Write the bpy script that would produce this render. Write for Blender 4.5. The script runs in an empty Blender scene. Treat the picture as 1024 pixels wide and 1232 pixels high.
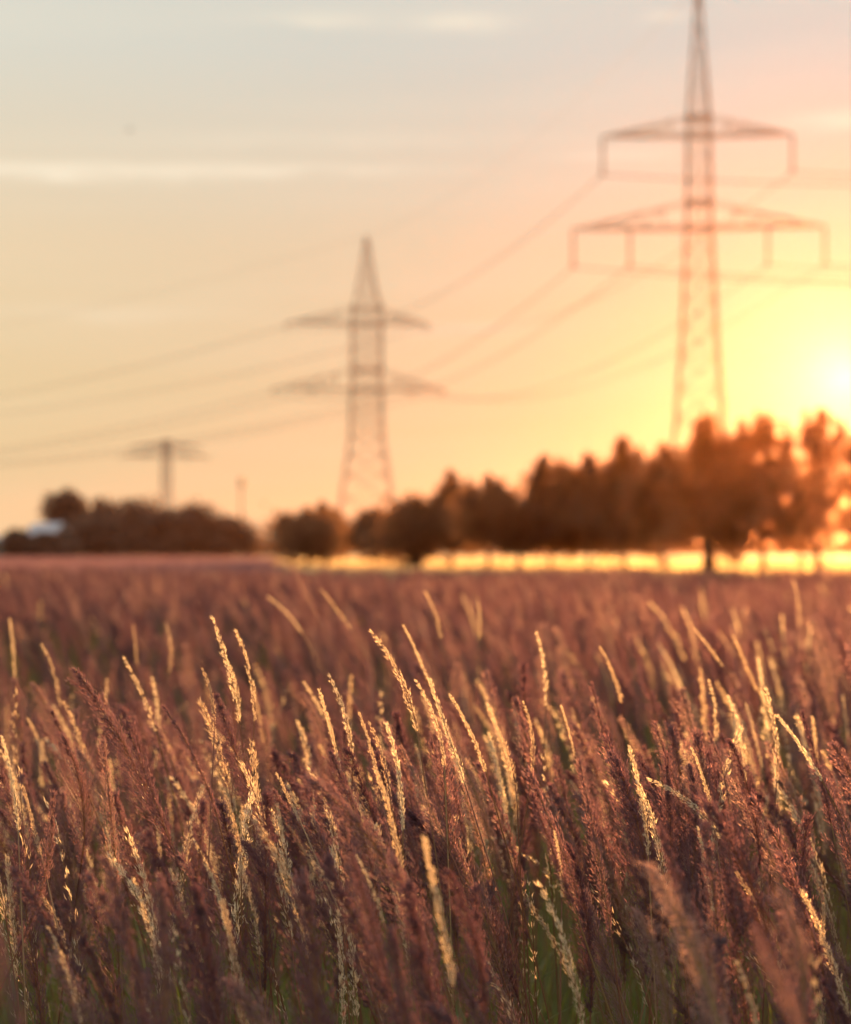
import bpy, math, random
import numpy as np
from mathutils import Vector, Euler, Matrix

SC = bpy.context.scene
COL = SC.collection
R = math.radians
random.seed(7)

# ------------------------------------------------------------------ camera
W_PX, H_PX, F_PX = 1024.0, 1232.0, 2299.0
CAM_H = 1.5
HORIZON = 662.0
PITCH = math.atan((HORIZON - H_PX / 2) / F_PX)
cam_data = bpy.data.cameras.new('camera')
cam = bpy.data.objects.new('camera', cam_data)
COL.objects.link(cam)
cam_data.sensor_fit = 'VERTICAL'
cam_data.sensor_height = 36.0
cam_data.lens = 36.0 * F_PX / H_PX
cam_data.clip_start = 0.05
cam_data.clip_end = 6000
cam_data.dof.use_dof = True
cam_data.dof.focus_distance = 2.15
cam_data.dof.aperture_fstop = 4.3
cam_data.dof.aperture_blades = 9
cam.location = (0, 0, CAM_H)
cam.rotation_euler = (math.pi / 2 + PITCH, 0, 0)
SC.camera = cam

# ------------------------------------------------------------------ light
SUN_EL, SUN_AZ = R(5.0), R(12.4)          # azimuth to the right of straight ahead
wd = bpy.data.worlds.new('World')
SC.world = wd
wd.use_nodes = True
nt = wd.node_tree
nt.nodes.clear()


def N(tree, kind, **kw):
    n = tree.nodes.new(kind)
    for k, v in kw.items():
        if isinstance(k, str) and hasattr(n, k):
            setattr(n, k, v)
    return n


def M(tree, op, a, b=None, c=None):
    n = tree.nodes.new('ShaderNodeMath')
    n.operation = op
    for i, v in enumerate((a, b, c)):
        if v is None:
            continue
        if isinstance(v, (int, float)):
            n.inputs[i].default_value = v
        else:
            tree.links.new(v, n.inputs[i])
    return n.outputs[0]


sky = N(nt, 'ShaderNodeTexSky', sky_type='NISHITA', sun_disc=False)
sky.sun_elevation = SUN_EL
sky.sun_rotation = SUN_AZ
sky.altitude = 100
sky.air_density = 1.0
sky.dust_density = 2.0
sky.ozone_density = 1.0
tc = N(nt, 'ShaderNodeTexCoord')
sep = N(nt, 'ShaderNodeSeparateXYZ')
nt.links.new(tc.outputs['Generated'], sep.inputs[0])
az = M(nt, 'ARCTAN2', sep.outputs[0], sep.outputs[1])
el = M(nt, 'ARCSINE', sep.outputs[2])
cmb = N(nt, 'ShaderNodeCombineXYZ')
nt.links.new(M(nt, 'MULTIPLY', az, 3.0), cmb.inputs[0])
nt.links.new(M(nt, 'MULTIPLY', M(nt, 'ADD', el, M(nt, 'MULTIPLY', az, -0.03)), 34.0), cmb.inputs[1])
nz = N(nt, 'ShaderNodeTexNoise')
nz.inputs['Scale'].default_value = 1.0
nz.inputs['Detail'].default_value = 5
nz.inputs['Roughness'].default_value = 0.55
nt.links.new(cmb.outputs[0], nz.inputs['Vector'])
nrm = N(nt, 'ShaderNodeMapRange')
nrm.inputs['From Min'].default_value = 0.42
nrm.inputs['From Max'].default_value = 0.75
nt.links.new(nz.outputs['Fac'], nrm.inputs['Value'])
veil = M(nt, 'MULTIPLY', nrm.outputs[0], 0.10)
# single cirrus streaks: centre azimuth, centre elevation, half width, half height, strength
cmb2 = N(nt, 'ShaderNodeCombineXYZ')
nt.links.new(M(nt, 'MULTIPLY', az, 22.0), cmb2.inputs[0])
nt.links.new(M(nt, 'MULTIPLY', el, 110.0), cmb2.inputs[1])
nz2 = N(nt, 'ShaderNodeTexNoise')
nz2.inputs['Scale'].default_value = 1.0
nz2.inputs['Detail'].default_value = 6
nt.links.new(cmb2.outputs[0], nz2.inputs['Vector'])
rough = M(nt, 'ADD', M(nt, 'MULTIPLY', M(nt, 'SUBTRACT', nz2.outputs['Fac'], 0.5), 1.6), 0.8)


def px_dir(x, y):
    return math.atan((x - W_PX / 2) / F_PX), math.atan((HORIZON - y) / F_PX)


el_w = M(nt, 'ADD', el, M(nt, 'MULTIPLY', M(nt, 'SUBTRACT', nz2.outputs['Fac'], 0.5), 0.011))   # wavy, frayed edges
el_w = M(nt, 'SUBTRACT', el_w, M(nt, 'MULTIPLY', az, 0.012))
tot = None
for (x, y, sx, sy, k) in [(60, 213, 160, 9, .42), (330, 203, 180, 7, .24), (380, 22, 70, 8, .22), (555, 24, 55, 9, .36),
                          (420, 168, 240, 9, .13), (1010, 152, 60, 9, .30), (800, 22, 24, 7, .22), (740, 188, 70, 6, .20),
                          (560, 395, 60, 6, .14), (120, 380, 190, 12, .10), (850, 165, 120, 8, .10)]:
    a0, e0 = px_dir(x, y)
    d1 = M(nt, 'DIVIDE', M(nt, 'SUBTRACT', az, a0), sx / F_PX)
    d2 = M(nt, 'DIVIDE', M(nt, 'SUBTRACT', el_w, e0 - .012 * a0), sy / F_PX)
    g = M(nt, 'EXPONENT', M(nt, 'MULTIPLY', M(nt, 'ADD', M(nt, 'MULTIPLY', d1, d1), M(nt, 'MULTIPLY', d2, d2)), -1.0))
    g = M(nt, 'MULTIPLY', g, k)
    tot = g if tot is None else M(nt, 'ADD', tot, g)
cloud = M(nt, 'ADD', M(nt, 'MULTIPLY', M(nt, 'MULTIPLY', tot, rough), 1.8), veil)
# the evening sky is evenly bright: compress the aureole, then filter it by elevation (thick warm air low down)
EXPO = 1.2
gam = N(nt, 'ShaderNodeGamma')
gam.inputs['Gamma'].default_value = -0.10
nt.links.new(sky.outputs[0], gam.inputs['Color'])
elr = N(nt, 'ShaderNodeValToRGB')
nt.links.new(M(nt, 'MULTIPLY', el, 2 / math.pi), elr.inputs[0])
stops = [(0.0, (1.0, .735, .345)), (1 / 90, (1.0, .74, .355)), (4.5 / 90, (1.0, .76, .40)), (9 / 90, (1.0, .785, .49)),
         (14.7 / 90, (.83, .81, .675)), (30 / 90, (.74, .78, .75)), (1.0, (.63, .70, .75))]
ee = elr.color_ramp.elements
while len(ee) < len(stops):
    ee.new(.5)
for i, (p, c) in enumerate(stops):
    ee[i].position = p
    ee[i].color = (*c, 1)
filt = N(nt, 'ShaderNodeMix', data_type='RGBA', blend_type='MULTIPLY')
filt.inputs[0].default_value = 1.0
nt.links.new(gam.outputs[0], filt.inputs[6])
nt.links.new(elr.outputs[0], filt.inputs[7])
SKY_TUNE = N(nt, 'ShaderNodeVectorMath', operation='SCALE')
SKY_TUNE.inputs['Scale'].default_value = 10.0 / 2 ** EXPO
# the white core of the glow right around the sun
sdir = (math.sin(SUN_AZ) * math.cos(SUN_EL), math.cos(SUN_AZ) * math.cos(SUN_EL), math.sin(SUN_EL))
dsun = N(nt, 'ShaderNodeVectorMath', operation='DISTANCE')
nt.links.new(tc.outputs['Generated'], dsun.inputs[0])
dsun.inputs[1].default_value = sdir
core = M(nt, 'EXPONENT', M(nt, 'MULTIPLY', M(nt, 'POWER', M(nt, 'DIVIDE', dsun.outputs['Value'], 0.020), 1.0), -1.0))
corec = N(nt, 'ShaderNodeVectorMath', operation='SCALE')
corec.inputs[0].default_value = (.8, .72, .62)
nt.links.new(core, corec.inputs['Scale'])
addc = N(nt, 'ShaderNodeVectorMath', operation='ADD')
nt.links.new(filt.outputs[2], addc.inputs[0])
nt.links.new(corec.outputs[0], addc.inputs[1])
nt.links.new(addc.outputs[0], SKY_TUNE.inputs[0])
bright = N(nt, 'ShaderNodeMix', data_type='RGBA', blend_type='MIX')
bright.inputs[7].default_value = (4.4, 3.9, 3.0, 1)      # sunlit thin cirrus
nt.links.new(SKY_TUNE.outputs[0], bright.inputs[6])
nt.links.new(cloud, bright.inputs[0])
bg = N(nt, 'ShaderNodeBackground')
bg.inputs['Strength'].default_value = 0.1
nt.links.new(bright.outputs[2], bg.inputs['Color'])
wo = N(nt, 'ShaderNodeOutputWorld')
nt.links.new(bg.outputs[0], wo.inputs['Surface'])

sun_data = bpy.data.lights.new('sun', 'SUN')
sun_data.energy = 5.0
sun_data.angle = R(0.5)
sun_data.color = (1.0, 0.48, 0.155)
sun = bpy.data.objects.new('sun', sun_data)
COL.objects.link(sun)
to_sun = Vector((math.sin(SUN_AZ) * math.cos(SUN_EL), math.cos(SUN_AZ) * math.cos(SUN_EL), math.sin(SUN_EL)))
sun.rotation_euler = to_sun.to_track_quat('Z', 'Y').to_euler()

vs = SC.view_settings
vs.view_transform = 'Standard'
vs.look = 'None'
vs.exposure = EXPO
vs.gamma = 1.0
vs.use_curve_mapping = False
SC.render.engine = 'CYCLES'
SC.cycles.use_denoising = True
SC.cycles.max_bounces = 8
SC.cycles.diffuse_bounces = 3
SC.cycles.transmission_bounces = 4
SC.cycles.transparent_max_bounces = 8
SC.cycles.volume_bounces = 0
SC.cycles.sample_clamp_indirect = 6.0


# ------------------------------------------------------------------ helpers
def at(px, py, D):
    """World point seen at pixel (px, py) of the 1024x1232 photograph, D metres ahead."""
    u = (px - W_PX / 2) / F_PX
    v = (H_PX / 2 - py) / F_PX
    c, s = math.cos(PITCH), math.sin(PITCH)
    f = Vector((u, c - v * s, s + v * c))
    return Vector((0, 0, CAM_H)) + f * (D / f.y)


def tag(o, label=None, cat=None, group=None, kind=None):
    for k, v in (('label', label), ('category', cat), ('group', group), ('kind', kind)):
        if v:
            o[k] = v
    return o


def mesh_of(name, v, f, mats, mi=None, smooth=False):
    me = bpy.data.meshes.new(name)
    v = np.asarray(v, dtype=np.float32)
    if isinstance(f, np.ndarray):
        nf, k = f.shape
        me.vertices.add(len(v))
        me.vertices.foreach_set('co', v.ravel())
        me.loops.add(nf * k)
        me.loops.foreach_set('vertex_index', f.astype(np.int32).ravel())
        me.polygons.add(nf)
        me.polygons.foreach_set('loop_start', np.arange(0, nf * k, k, dtype=np.int32))
        me.update(calc_edges=True)
    else:
        me.from_pydata([tuple(p) for p in v], [], f)
    for m in mats:
        me.materials.append(m)
    if mi is not None:
        me.polygons.foreach_set('material_index', np.asarray(mi, dtype=np.int32))
    if smooth:
        me.polygons.foreach_set('use_smooth', [True] * len(me.polygons))
    me.update()
    return me


def link(name, me, parent=None, loc=None, rot=None):
    o = bpy.data.objects.new(name, me)
    COL.objects.link(o)
    if parent is not None:
        o.parent = parent
    if loc is not None:
        o.location = loc
    if rot is not None:
        o.rotation_euler = rot
    return o


class MB:
    """Collects bars, boxes and tubes into one mesh."""

    def __init__(self):
        self.v, self.f = [], []

    def tube(self, pts, radii, n=6, cap=True):
        pts = [Vector(p) for p in pts]
        if isinstance(radii, (int, float)):
            radii = [radii] * len(pts)
        b0 = len(self.v)
        for i, p in enumerate(pts):
            t = (pts[min(i + 1, len(pts) - 1)] - pts[max(i - 1, 0)]).normalized()
            a = t.orthogonal() if abs(t.z) > .95 else t.cross(Vector((0, 0, 1)))
            a.normalize()
            if abs(t.z) > .95:
                a = (Vector((1, 0, 0)) - t * t.x).normalized()
            b = t.cross(a)
            for k in range(n):
                q = 2 * math.pi * (k + .5) / n
                self.v.append(p + (a * math.cos(q) + b * math.sin(q)) * radii[i])
        for i in range(len(pts) - 1):
            for k in range(n):
                k2 = (k + 1) % n
                self.f.append((b0 + i * n + k, b0 + i * n + k2, b0 + (i + 1) * n + k2, b0 + (i + 1) * n + k))
        if cap:
            self.f.append(tuple(b0 + k for k in reversed(range(n))))
            e = b0 + (len(pts) - 1) * n
            self.f.append(tuple(e + k for k in range(n)))
        return self

    def bar(self, a, b, r):
        return self.tube([a, b], r, 4)

    def box(self, lo, hi):
        b = len(self.v)
        for z in (lo[2], hi[2]):
            for (x, y) in ((lo[0], lo[1]), (hi[0], lo[1]), (hi[0], hi[1]), (lo[0], hi[1])):
                self.v.append(Vector((x, y, z)))
        for q in ((3, 2, 1, 0), (4, 5, 6, 7), (0, 1, 5, 4), (1, 2, 6, 5), (2, 3, 7, 6), (3, 0, 4, 7)):
            self.f.append(tuple(b + i for i in q))
        return self

    def mesh(self, name, mat, smooth=False):
        return mesh_of(name, [tuple(p) for p in self.v], self.f, [mat], smooth=smooth)

    def build(self, name, mat, parent=None, loc=None, smooth=False):
        return link(name, self.mesh(name, mat, smooth), parent, loc)


def empty(name, loc, rz=0):
    o = bpy.data.objects.new(name, None)
    COL.objects.link(o)
    o.location = loc
    o.rotation_euler = (0, 0, rz)
    o.empty_display_size = .1
    return o


# ------------------------------------------------------------------ materials
def mat_base(name):
    m = bpy.data.materials.new(name)
    m.use_nodes = True
    t = m.node_tree
    t.nodes.clear()
    out = N(t, 'ShaderNodeOutputMaterial')
    return m, t, out


def ramp(t, fac, stops):
    r = N(t, 'ShaderNodeValToRGB')
    e = r.color_ramp.elements
    while len(e) < len(stops):
        e.new(0.5)
    for i, (p, c) in enumerate(stops):
        e[i].position = p
        e[i].color = (*c, 1)
    t.links.new(fac, r.inputs[0])
    return r.outputs[0]


def leafy(name, stops, trans=0.45, gloss=0.06, rough=0.4, by='random', noise_scale=30.0, hi=1.6, fwd=0.0):
    """Thin plant tissue: diffuse + translucent + a little sheen; colour varies per plant and along it."""
    m, t, out = mat_base(name)
    oi = N(t, 'ShaderNodeObjectInfo')
    tcn = N(t, 'ShaderNodeTexCoord')
    nzz = N(t, 'ShaderNodeTexNoise')
    nzz.inputs['Scale'].default_value = noise_scale
    nzz.inputs['Detail'].default_value = 2
    t.links.new(tcn.outputs['Object'], nzz.inputs['Vector'])
    if by == 'random':
        fac = M(t, 'ADD', M(t, 'MULTIPLY', oi.outputs['Random'], 0.75), M(t, 'MULTIPLY', nzz.outputs['Fac'], 0.25))
    else:
        fac = nzz.outputs['Fac']
    c = ramp(t, fac, stops)
    d = N(t, 'ShaderNodeBsdfDiffuse')
    tr = N(t, 'ShaderNodeBsdfTranslucent')
    t.links.new(c, d.inputs['Color'])
    hs = N(t, 'ShaderNodeHueSaturation')
    hs.inputs['Value'].default_value = hi
    t.links.new(c, hs.inputs['Color'])
    t.links.new(hs.outputs[0], tr.inputs['Color'])
    mx = N(t, 'ShaderNodeMixShader')
    mx.inputs[0].default_value = trans
    t.links.new(d.outputs[0], mx.inputs[1])
    t.links.new(tr.outputs[0], mx.inputs[2])
    gl = N(t, 'ShaderNodeBsdfGlossy')
    gl.inputs['Roughness'].default_value = rough
    mx2 = N(t, 'ShaderNodeMixShader')
    mx2.inputs[0].default_value = gloss
    t.links.new(mx.outputs[0], mx2.inputs[1])
    t.links.new(gl.outputs[0], mx2.inputs[2])
    last = mx2
    if fwd:                                            # fine hairs pass light on mostly forwards
        rfr = N(t, 'ShaderNodeBsdfRefraction')
        rfr.inputs['Roughness'].default_value = .6
        rfr.inputs['IOR'].default_value = 1.4
        t.links.new(hs.outputs[0], rfr.inputs['Color'])
        last = N(t, 'ShaderNodeMixShader')
        last.inputs[0].default_value = fwd
        t.links.new(mx2.outputs[0], last.inputs[1])
        t.links.new(rfr.outputs[0], last.inputs[2])
    t.links.new(last.outputs[0], out.inputs['Surface'])
    return m


def solid(name, c1, c2, scale=3.0, rough=.7, metal=0.0, bump=0.0):
    m, t, out = mat_base(name)
    p = N(t, 'ShaderNodeBsdfPrincipled')
    tcn = N(t, 'ShaderNodeTexCoord')
    nzz = N(t, 'ShaderNodeTexNoise')
    nzz.inputs['Scale'].default_value = scale
    nzz.inputs['Detail'].default_value = 6
    t.links.new(tcn.outputs['Object'], nzz.inputs['Vector'])
    c = ramp(t, nzz.outputs['Fac'], [(.3, c1), (.7, c2)])
    t.links.new(c, p.inputs['Base Color'])
    p.inputs['Roughness'].default_value = rough
    p.inputs['Metallic'].default_value = metal
    if bump:
        b = N(t, 'ShaderNodeBump')
        b.inputs['Strength'].default_value = bump
        t.links.new(nzz.outputs['Fac'], b.inputs['Height'])
        t.links.new(b.outputs[0], p.inputs['Normal'])
    t.links.new(p.outputs[0], out.inputs['Surface'])
    return m


MAT = dict(
    purple=leafy('purple_spikelets', [(.05, (.080, .036, .055)), (.4, (.135, .066, .087)), (.7, (.20, .106, .120)), (.95, (.34, .22, .20))], trans=.54, gloss=.06, rough=.36, fwd=.045, hi=1.6),
    straw=leafy('straw_spikelets', [(.0, (.46, .34, .23)), (.5, (.64, .53, .38)), (1, (.72, .64, .48))], trans=.66, gloss=.05, rough=.4, hi=1.5, fwd=.06),
    stem=leafy('stalks', [(.0, (.16, .045, .035)), (.5, (.24, .11, .06)), (1, (.32, .24, .11))], trans=.15, gloss=.06),
    blade=leafy('green_blades', [(.0, (.075, .10, .016)), (.5, (.12, .145, .025)), (1, (.21, .19, .06))], trans=.5, gloss=.05, hi=1.8),
    stubble=leafy('dry_field_blades', [(.0, (.40, .28, .13)), (1, (.60, .46, .24))], trans=.55, gloss=.10, hi=1.45, fwd=.07),
    leaf=leafy('tree_leaves', [(.25, (.090, .044, .024)), (.5, (.12, .060, .030)), (.8, (.15, .076, .034))], trans=.55, gloss=.03, by='noise', noise_scale=.9, hi=2.8),  # reddish brown and strong translucency imitate the sun's orange veil over the crowns
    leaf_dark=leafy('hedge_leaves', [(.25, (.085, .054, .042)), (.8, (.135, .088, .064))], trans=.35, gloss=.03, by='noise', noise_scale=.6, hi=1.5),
    bark=solid('bark', (.05, .035, .025), (.11, .08, .055), 6, .9, bump=.4),
    steel=solid('weathered_steel', (.28, .23, .20), (.40, .34, .29), 1.5, .6, .2),
    insul=solid('insulator_glaze', (.12, .07, .05), (.20, .13, .09), 4, .75),
    wire=solid('conductor', (.10, .09, .08), (.16, .14, .13), 1, .6, .3),
    soil=solid('field_soil', (.10, .07, .045), (.17, .12, .07), .6, .95),
    dry=solid('dry_field', (.34, .24, .12), (.48, .36, .19), .25, .8),
    wallm=solid('house_wall', (.16, .14, .12), (.22, .19, .16), 1.2, .85),
    roofm=solid('pale_roof_sheet', (.36, .38, .44), (.44, .46, .52), .8, .5),
    glass=solid('window_glass', (.03, .035, .04), (.05, .055, .06), 1, .1),
    paint=solid('white_paint', (.72, .72, .70), (.80, .80, .78), 2, .5),
    feather=solid('dark_feathers', (.03, .028, .026), (.06, .055, .05), 20, .8),
)


# ------------------------------------------------------------------ ground
def grid_sheet(name, x0, x1, y0, y1, nx, ny, z, mat, amp=0.0):
    xs, ys = np.linspace(x0, x1, nx), np.linspace(y0, y1, ny)
    X, Y = np.meshgrid(xs, ys)
    Z = z + amp * (np.sin(X * .31 + 1) * np.cos(Y * .23) + .5 * np.sin(X * .9 + Y * .7))
    v = np.stack([X, Y, Z], -1).reshape(-1, 3)
    i = (np.arange(ny - 1)[:, None] * nx + np.arange(nx - 1)[None]).ravel()
    f = np.stack([i, i + 1, i + nx + 1, i + nx], -1)
    return link(name, mesh_of(name, v, f, [mat], smooth=True))


tag(grid_sheet('ground', -1500, 1500, -300, 2600, 60, 60, 0, MAT['soil']), kind='structure')
dfv = [(-.079 * y0 + .5 + u * (.60 * y0), y0, .02) for y0 in np.linspace(50, 620, 30) for u in np.linspace(0, 1, 20)]
dfi = (np.arange(29)[:, None] * 20 + np.arange(19)[None]).ravel()
tag(link('dry_field', mesh_of('dry_field', dfv, np.stack([dfi, dfi + 1, dfi + 21, dfi + 20], -1), [MAT['dry']])), kind='structure')

# ------------------------------------------------------------------ haze: the evening air
HAZE_DENSITY = 0.000042
hz = MB().box((-1560, -360, -1), (1560, 2660, 66))
hm, ht, hout = mat_base('evening_air')
pv = N(ht, 'ShaderNodeVolumePrincipled')
pv.inputs['Color'].default_value = (.98, .40, .18, 1)  # orange tint put into the air to imitate the sun's glow
pv.inputs['Density'].default_value = HAZE_DENSITY
pv.inputs['Anisotropy'].default_value = 0.895
ht.links.new(pv.outputs[0], hout.inputs['Volume'])
haze = hz.build('haze', hm)
tag(haze, kind='stuff')


# ------------------------------------------------------------------ pylons
def lerp(a, b, t):
    return a + (b - a) * t


def profile(prof, z):
    for (z0, w0), (z1, w1) in zip(prof, prof[1:]):
        if z <= z1:
            return lerp(w0, w1, (z - z0) / (z1 - z0))
    return prof[-1][1]


def pylon(base, rz, prof, z_levels, arms, insul_len, label, leg_r, brace_r, tips_extra=None, ladder=False):
    """prof: (height, half width) of the square lattice body; arms: (z, left reach, right reach, rise, [hang offsets])."""
    t = empty('lattice_pylon', base, rz)
    tag(t, label, 'pylon', 'power pylons of the overhead line')
    cor = [(-1, -1), (1, -1), (1, 1), (-1, 1)]
    for (sx, sy) in cor:
        m = MB()
        zs = sorted({z for z, _ in prof})
        m.tube([(sx * profile(prof, z), sy * profile(prof, z), z) for z in zs], leg_r, 4)
        m.box((sx * prof[0][1] - .5, sy * prof[0][1] - .5, -.3), (sx * prof[0][1] + .5, sy * prof[0][1] + .5, .35))
        m.build('corner_leg', MAT['steel'], t)
    br = MB()
    for i in range(len(z_levels) - 1):
        z0, z1 = z_levels[i], z_levels[i + 1]
        w0, w1 = profile(prof, z0), profile(prof, z1)
        for k in range(4):
            a, b = cor[k], cor[(k + 1) % 4]
            br.bar((a[0] * w0, a[1] * w0, z0), (b[0] * w1, b[1] * w1, z1), brace_r)
            br.bar((b[0] * w0, b[1] * w0, z0), (a[0] * w1, a[1] * w1, z1), brace_r)
            br.bar((a[0] * w1, a[1] * w1, z1), (b[0] * w1, b[1] * w1, z1), brace_r)
    br.build('lattice_bracing', MAT['steel'], t)
    wires = []
    for (z, rl, rr, rise, hangs) in arms:
        w = profile(prof, z)
        w2 = profile(prof, z + rise)
        for zz, ww, rr_ in ((z, w, 1.3), (z + rise, w2, 1.5)):
            rings = MB()
            for k in range(4):
                a, b = cor[k], cor[(k + 1) % 4]
                rings.bar((a[0] * ww, a[1] * ww, zz), (b[0] * ww, b[1] * ww, zz), leg_r * rr_)
            rings.build('cross_frame', MAT['steel'], t)
        for side, reach in ((-1, rl), (1, rr)):
            m = MB()
            tip = (side * reach, 0, z)
            nseg = 5
            for sy in (-1, 1):
                m.bar((side * w, sy * w, z), tip, leg_r * .85)
                m.bar((side * w2, sy * w2, z + rise), tip, leg_r * .55)
            for q in range(1, nseg):
                f0 = q / nseg
                xx = side * lerp(w, reach, f0)
                yy = lerp(w, 0, f0)
                zz = z + lerp(rise, 0, f0)
                y2 = lerp(w2, 0, f0)
                m.bar((xx, -yy, z), (xx, yy, z), brace_r)
                for sy in (-1, 1):
                    m.bar((xx, sy * yy, z), (xx, sy * y2, zz), brace_r)
                    f1 = (q + 1) / nseg
                    m.bar((xx, sy * y2, zz), (side * lerp(w, reach, f1), sy * lerp(w, 0, f1), z), brace_r)
                f1 = (q - 1) / nseg
                m.bar((xx, -yy, z), (side * lerp(w, reach, f1), lerp(w, 0, f1), z), brace_r)
            m.build('cross_arm', MAT['steel'], t)
            for hx in hangs:
                x = side * (reach - .05) if hx is None else side * hx * reach
                L = insul_len
                if L:
                    im = MB()
                    pts, rad = [], []
                    nd = 14
                    for q in range(nd * 2 + 1):
                        zz = z - .1 - (L - .2) * q / (nd * 2)
                        pts.append((x, 0, zz))
                        rad.append(.15 if q % 2 else .09)
                    im.tube(pts, rad, 8)
                    im.bar((x - .35, 0, z - L + .05), (x + .35, 0, z - L + .05), .09)
                    im.build('insulator', MAT['insul'], t)
                    wires.append((side, z, x, (x, 0, z - L)))
                else:
                    for sy in (-1, 1):
                        im = MB()
                        im.tube([(x, sy * (.25 + 2.2 * q / 12), z - .12 - .35 * (q / 12) ** 2) for q in range(13)],
                                [.15 if q % 2 else .09 for q in range(13)], 8)
                        im.build('insulator', MAT['insul'], t)
                    im = MB()
                    im.tube([(x, lerp(-2.4, 2.4, q / 10), z - .5 - 1.0 * (1 - (2 * q / 10 - 1) ** 2)) for q in range(11)], .05, 5)
                    im.build('jumper_wire', MAT['wire'], t)
                    wires.append((side, z, x, (x, 0, z - .5)))
    top = prof[-1][0]
    MB().bar((0, 0, top - 1.2), (0, 0, top + .6), leg_r * 1.2).build('peak', MAT['steel'], t)
    wires.append((0, top, 0, (0, 0, top + .4)))
    mw = Matrix.Translation(Vector(base)) @ Matrix.Rotation(rz, 4, 'Z')
    return t, [(s, z, x, mw @ Vector(p)) for (s, z, x, p) in wires]


def zof(py, D):
    return CAM_H + (HORIZON - py) * D / F_PX


DR, DM = 180.0, 322.0
mr, mm = DR / F_PX, DM / F_PX
rb = at(842, 662, DR)
rb.z = 0
mb_ = at(441, 662, DM)
mb_.z = 0
pr = [(0, 46 * mr), (zof(520, DR), 29 * mr), (zof(405, DR), 21 * mr), (zof(270, DR), 15 * mr), (zof(140, DR), 13 * mr), (zof(50, DR), 6.5 * mr), (zof(-14, DR), 2.5 * mr)]
lv = [0, zof(600, DR), zof(548, DR), zof(505, DR), zof(468, DR), zof(430, DR), zof(395, DR), zof(360, DR), zof(330, DR), zof(300, DR), zof(272, DR), zof(243, DR), zof(215, DR), zof(188, DR), zof(162, DR), zof(140, DR), zof(112, DR), zof(84, DR), zof(52, DR), zof(20, DR), zof(-10, DR)]
pyl_r, w_r = pylon((rb.x, rb.y, 0), R(-4), pr, lv,
                   [(zof(161, DR), 116 * mr, 113 * mr, 21 * mr, [None]),
                    (zof(273, DR), 152 * mr, 151 * mr, 30 * mr, [None, .545])], 46 * mr,
                   'tall lattice pylon with hanging insulators, standing above the tree row on the right', .14, .052)
pm = [(0, 40 * mm), (zof(610, DM), 32 * mm), (zof(530, DM), 20 * mm), (zof(470, DM), 18 * mm), (zof(370, DM), 17.5 * mm), (zof(352, DM), 12 * mm), (zof(328, DM), 8 * mm), (zof(302, DM), 4.5 * mm), (zof(286, DM), 2 * mm)]
lm = [0] + [zof(p, DM) for p in (630, 600, 572, 548, 526, 508, 492, 472, 455, 438, 421, 404, 388, 371, 352, 334, 318, 304, 292)]
pyl_m, w_m = pylon((mb_.x, mb_.y, 0), R(6), pm, lm,
                   [(zof(389, DM), 96 * mm, 74 * mm, 18 * mm, [None]),
                    (zof(468, DM), 112 * mm, 93 * mm, 23 * mm, [None, .58])], 0,
                   'lattice pylon with two cross arms and wide flaring feet, standing at mid distance', .15, .075)


def cable(a, b, sag, rad, label, n=24):
    a, b = Vector(a), Vector(b)
    m = MB()
    m.tube([a.lerp(b, i / n) + Vector((0, 0, -4 * sag * (i / n) * (1 - i / n))) - a for i in range(n + 1)], rad, 6)
    o = m.build('power_line', MAT['wire'], loc=a, smooth=True)
    return tag(o, label, 'power line', 'conductors strung between the pylons')


def words(s, z, x, zlist, xmax):
    if s == 0:
        return 'peak'
    side = 'left' if s < 0 else 'right'
    lev = 'upper' if z == max(zlist) else 'lower'
    if lev == 'upper':
        return f'upper {side} arm tip'
    return f'lower {side} arm tip' if abs(x) > xmax * .8 else f'lower {side} arm middle'


zr = [w[1] for w in w_r if w[0]]
zm = [w[1] for w in w_m if w[0]]
off = Vector((150, -90, 0))
far = Vector((-190, 190, -2))
for i in range(len(w_r)):
    s, z, x, p = w_r[i]
    q = w_m[i][3]
    nm = words(s, z, x, zr, 152 * mr)
    g = .05 if s else .022
    cable(p, q, 5.5 if s else 3.5, g, f'power line from {nm} of tall right pylon back to the middle pylon')
    cable(p, p + off + Vector((abs(x) * .2 * s, 0, 0)), 7 if s else 5, g, f'power line leaving {nm} of tall right pylon towards the right')
    cable(q, q + far, 7 if s else 5, g * 1.1, f'power line running left from {nm} of the middle pylon')

# third, far pylon of another line and a slim mast
DF = 520.0
mf = DF / F_PX
fb = at(200, 662, DF)
pf = [(0, 9 * mf), (zof(600, DF), 6 * mf), (zof(529, DF), 4.5 * mf)]
t, _ = pylon((fb.x, fb.y, 0), R(8), pf, [0] + [zof(p, DF) for p in (648, 636, 624, 612, 600, 589, 578, 568, 558, 549, 540, 531)],
             [(zof(549, DF), 54 * mf, 50 * mf, 6 * mf, [None, .5]), (zof(537, DF), 42 * mf, 40 * mf, 5 * mf, [None])], 0,
             'small far pylon with two closely spaced cross arms above the hedges on the left', .30, .18)
t['group'] = 'power pylons of the overhead line'
ms = at(290.5, 662, 480)
mast = empty('slim_mast', (ms.x, ms.y, 0))
tag(mast, 'slim lone mast with a small thick head between the hedge and the middle pylon', 'mast')
k4 = 480 / F_PX
MB().tube([(0, 0, 0), (0, 0, zof(590, 480)), (0, 0, zof(575, 480))], [2.2 * k4, 1.6 * k4, 1.4 * k4], 8).build('mast_pole', MAT['steel'], mast)
hd = MB()
for q in range(3):
    a = q * 2.094
    hd.box((math.cos(a) * .75 - .28, math.sin(a) * .75 - .28, zof(586, 480)), (math.cos(a) * .75 + .28, math.sin(a) * .75 + .28, zof(575, 480)))
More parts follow.
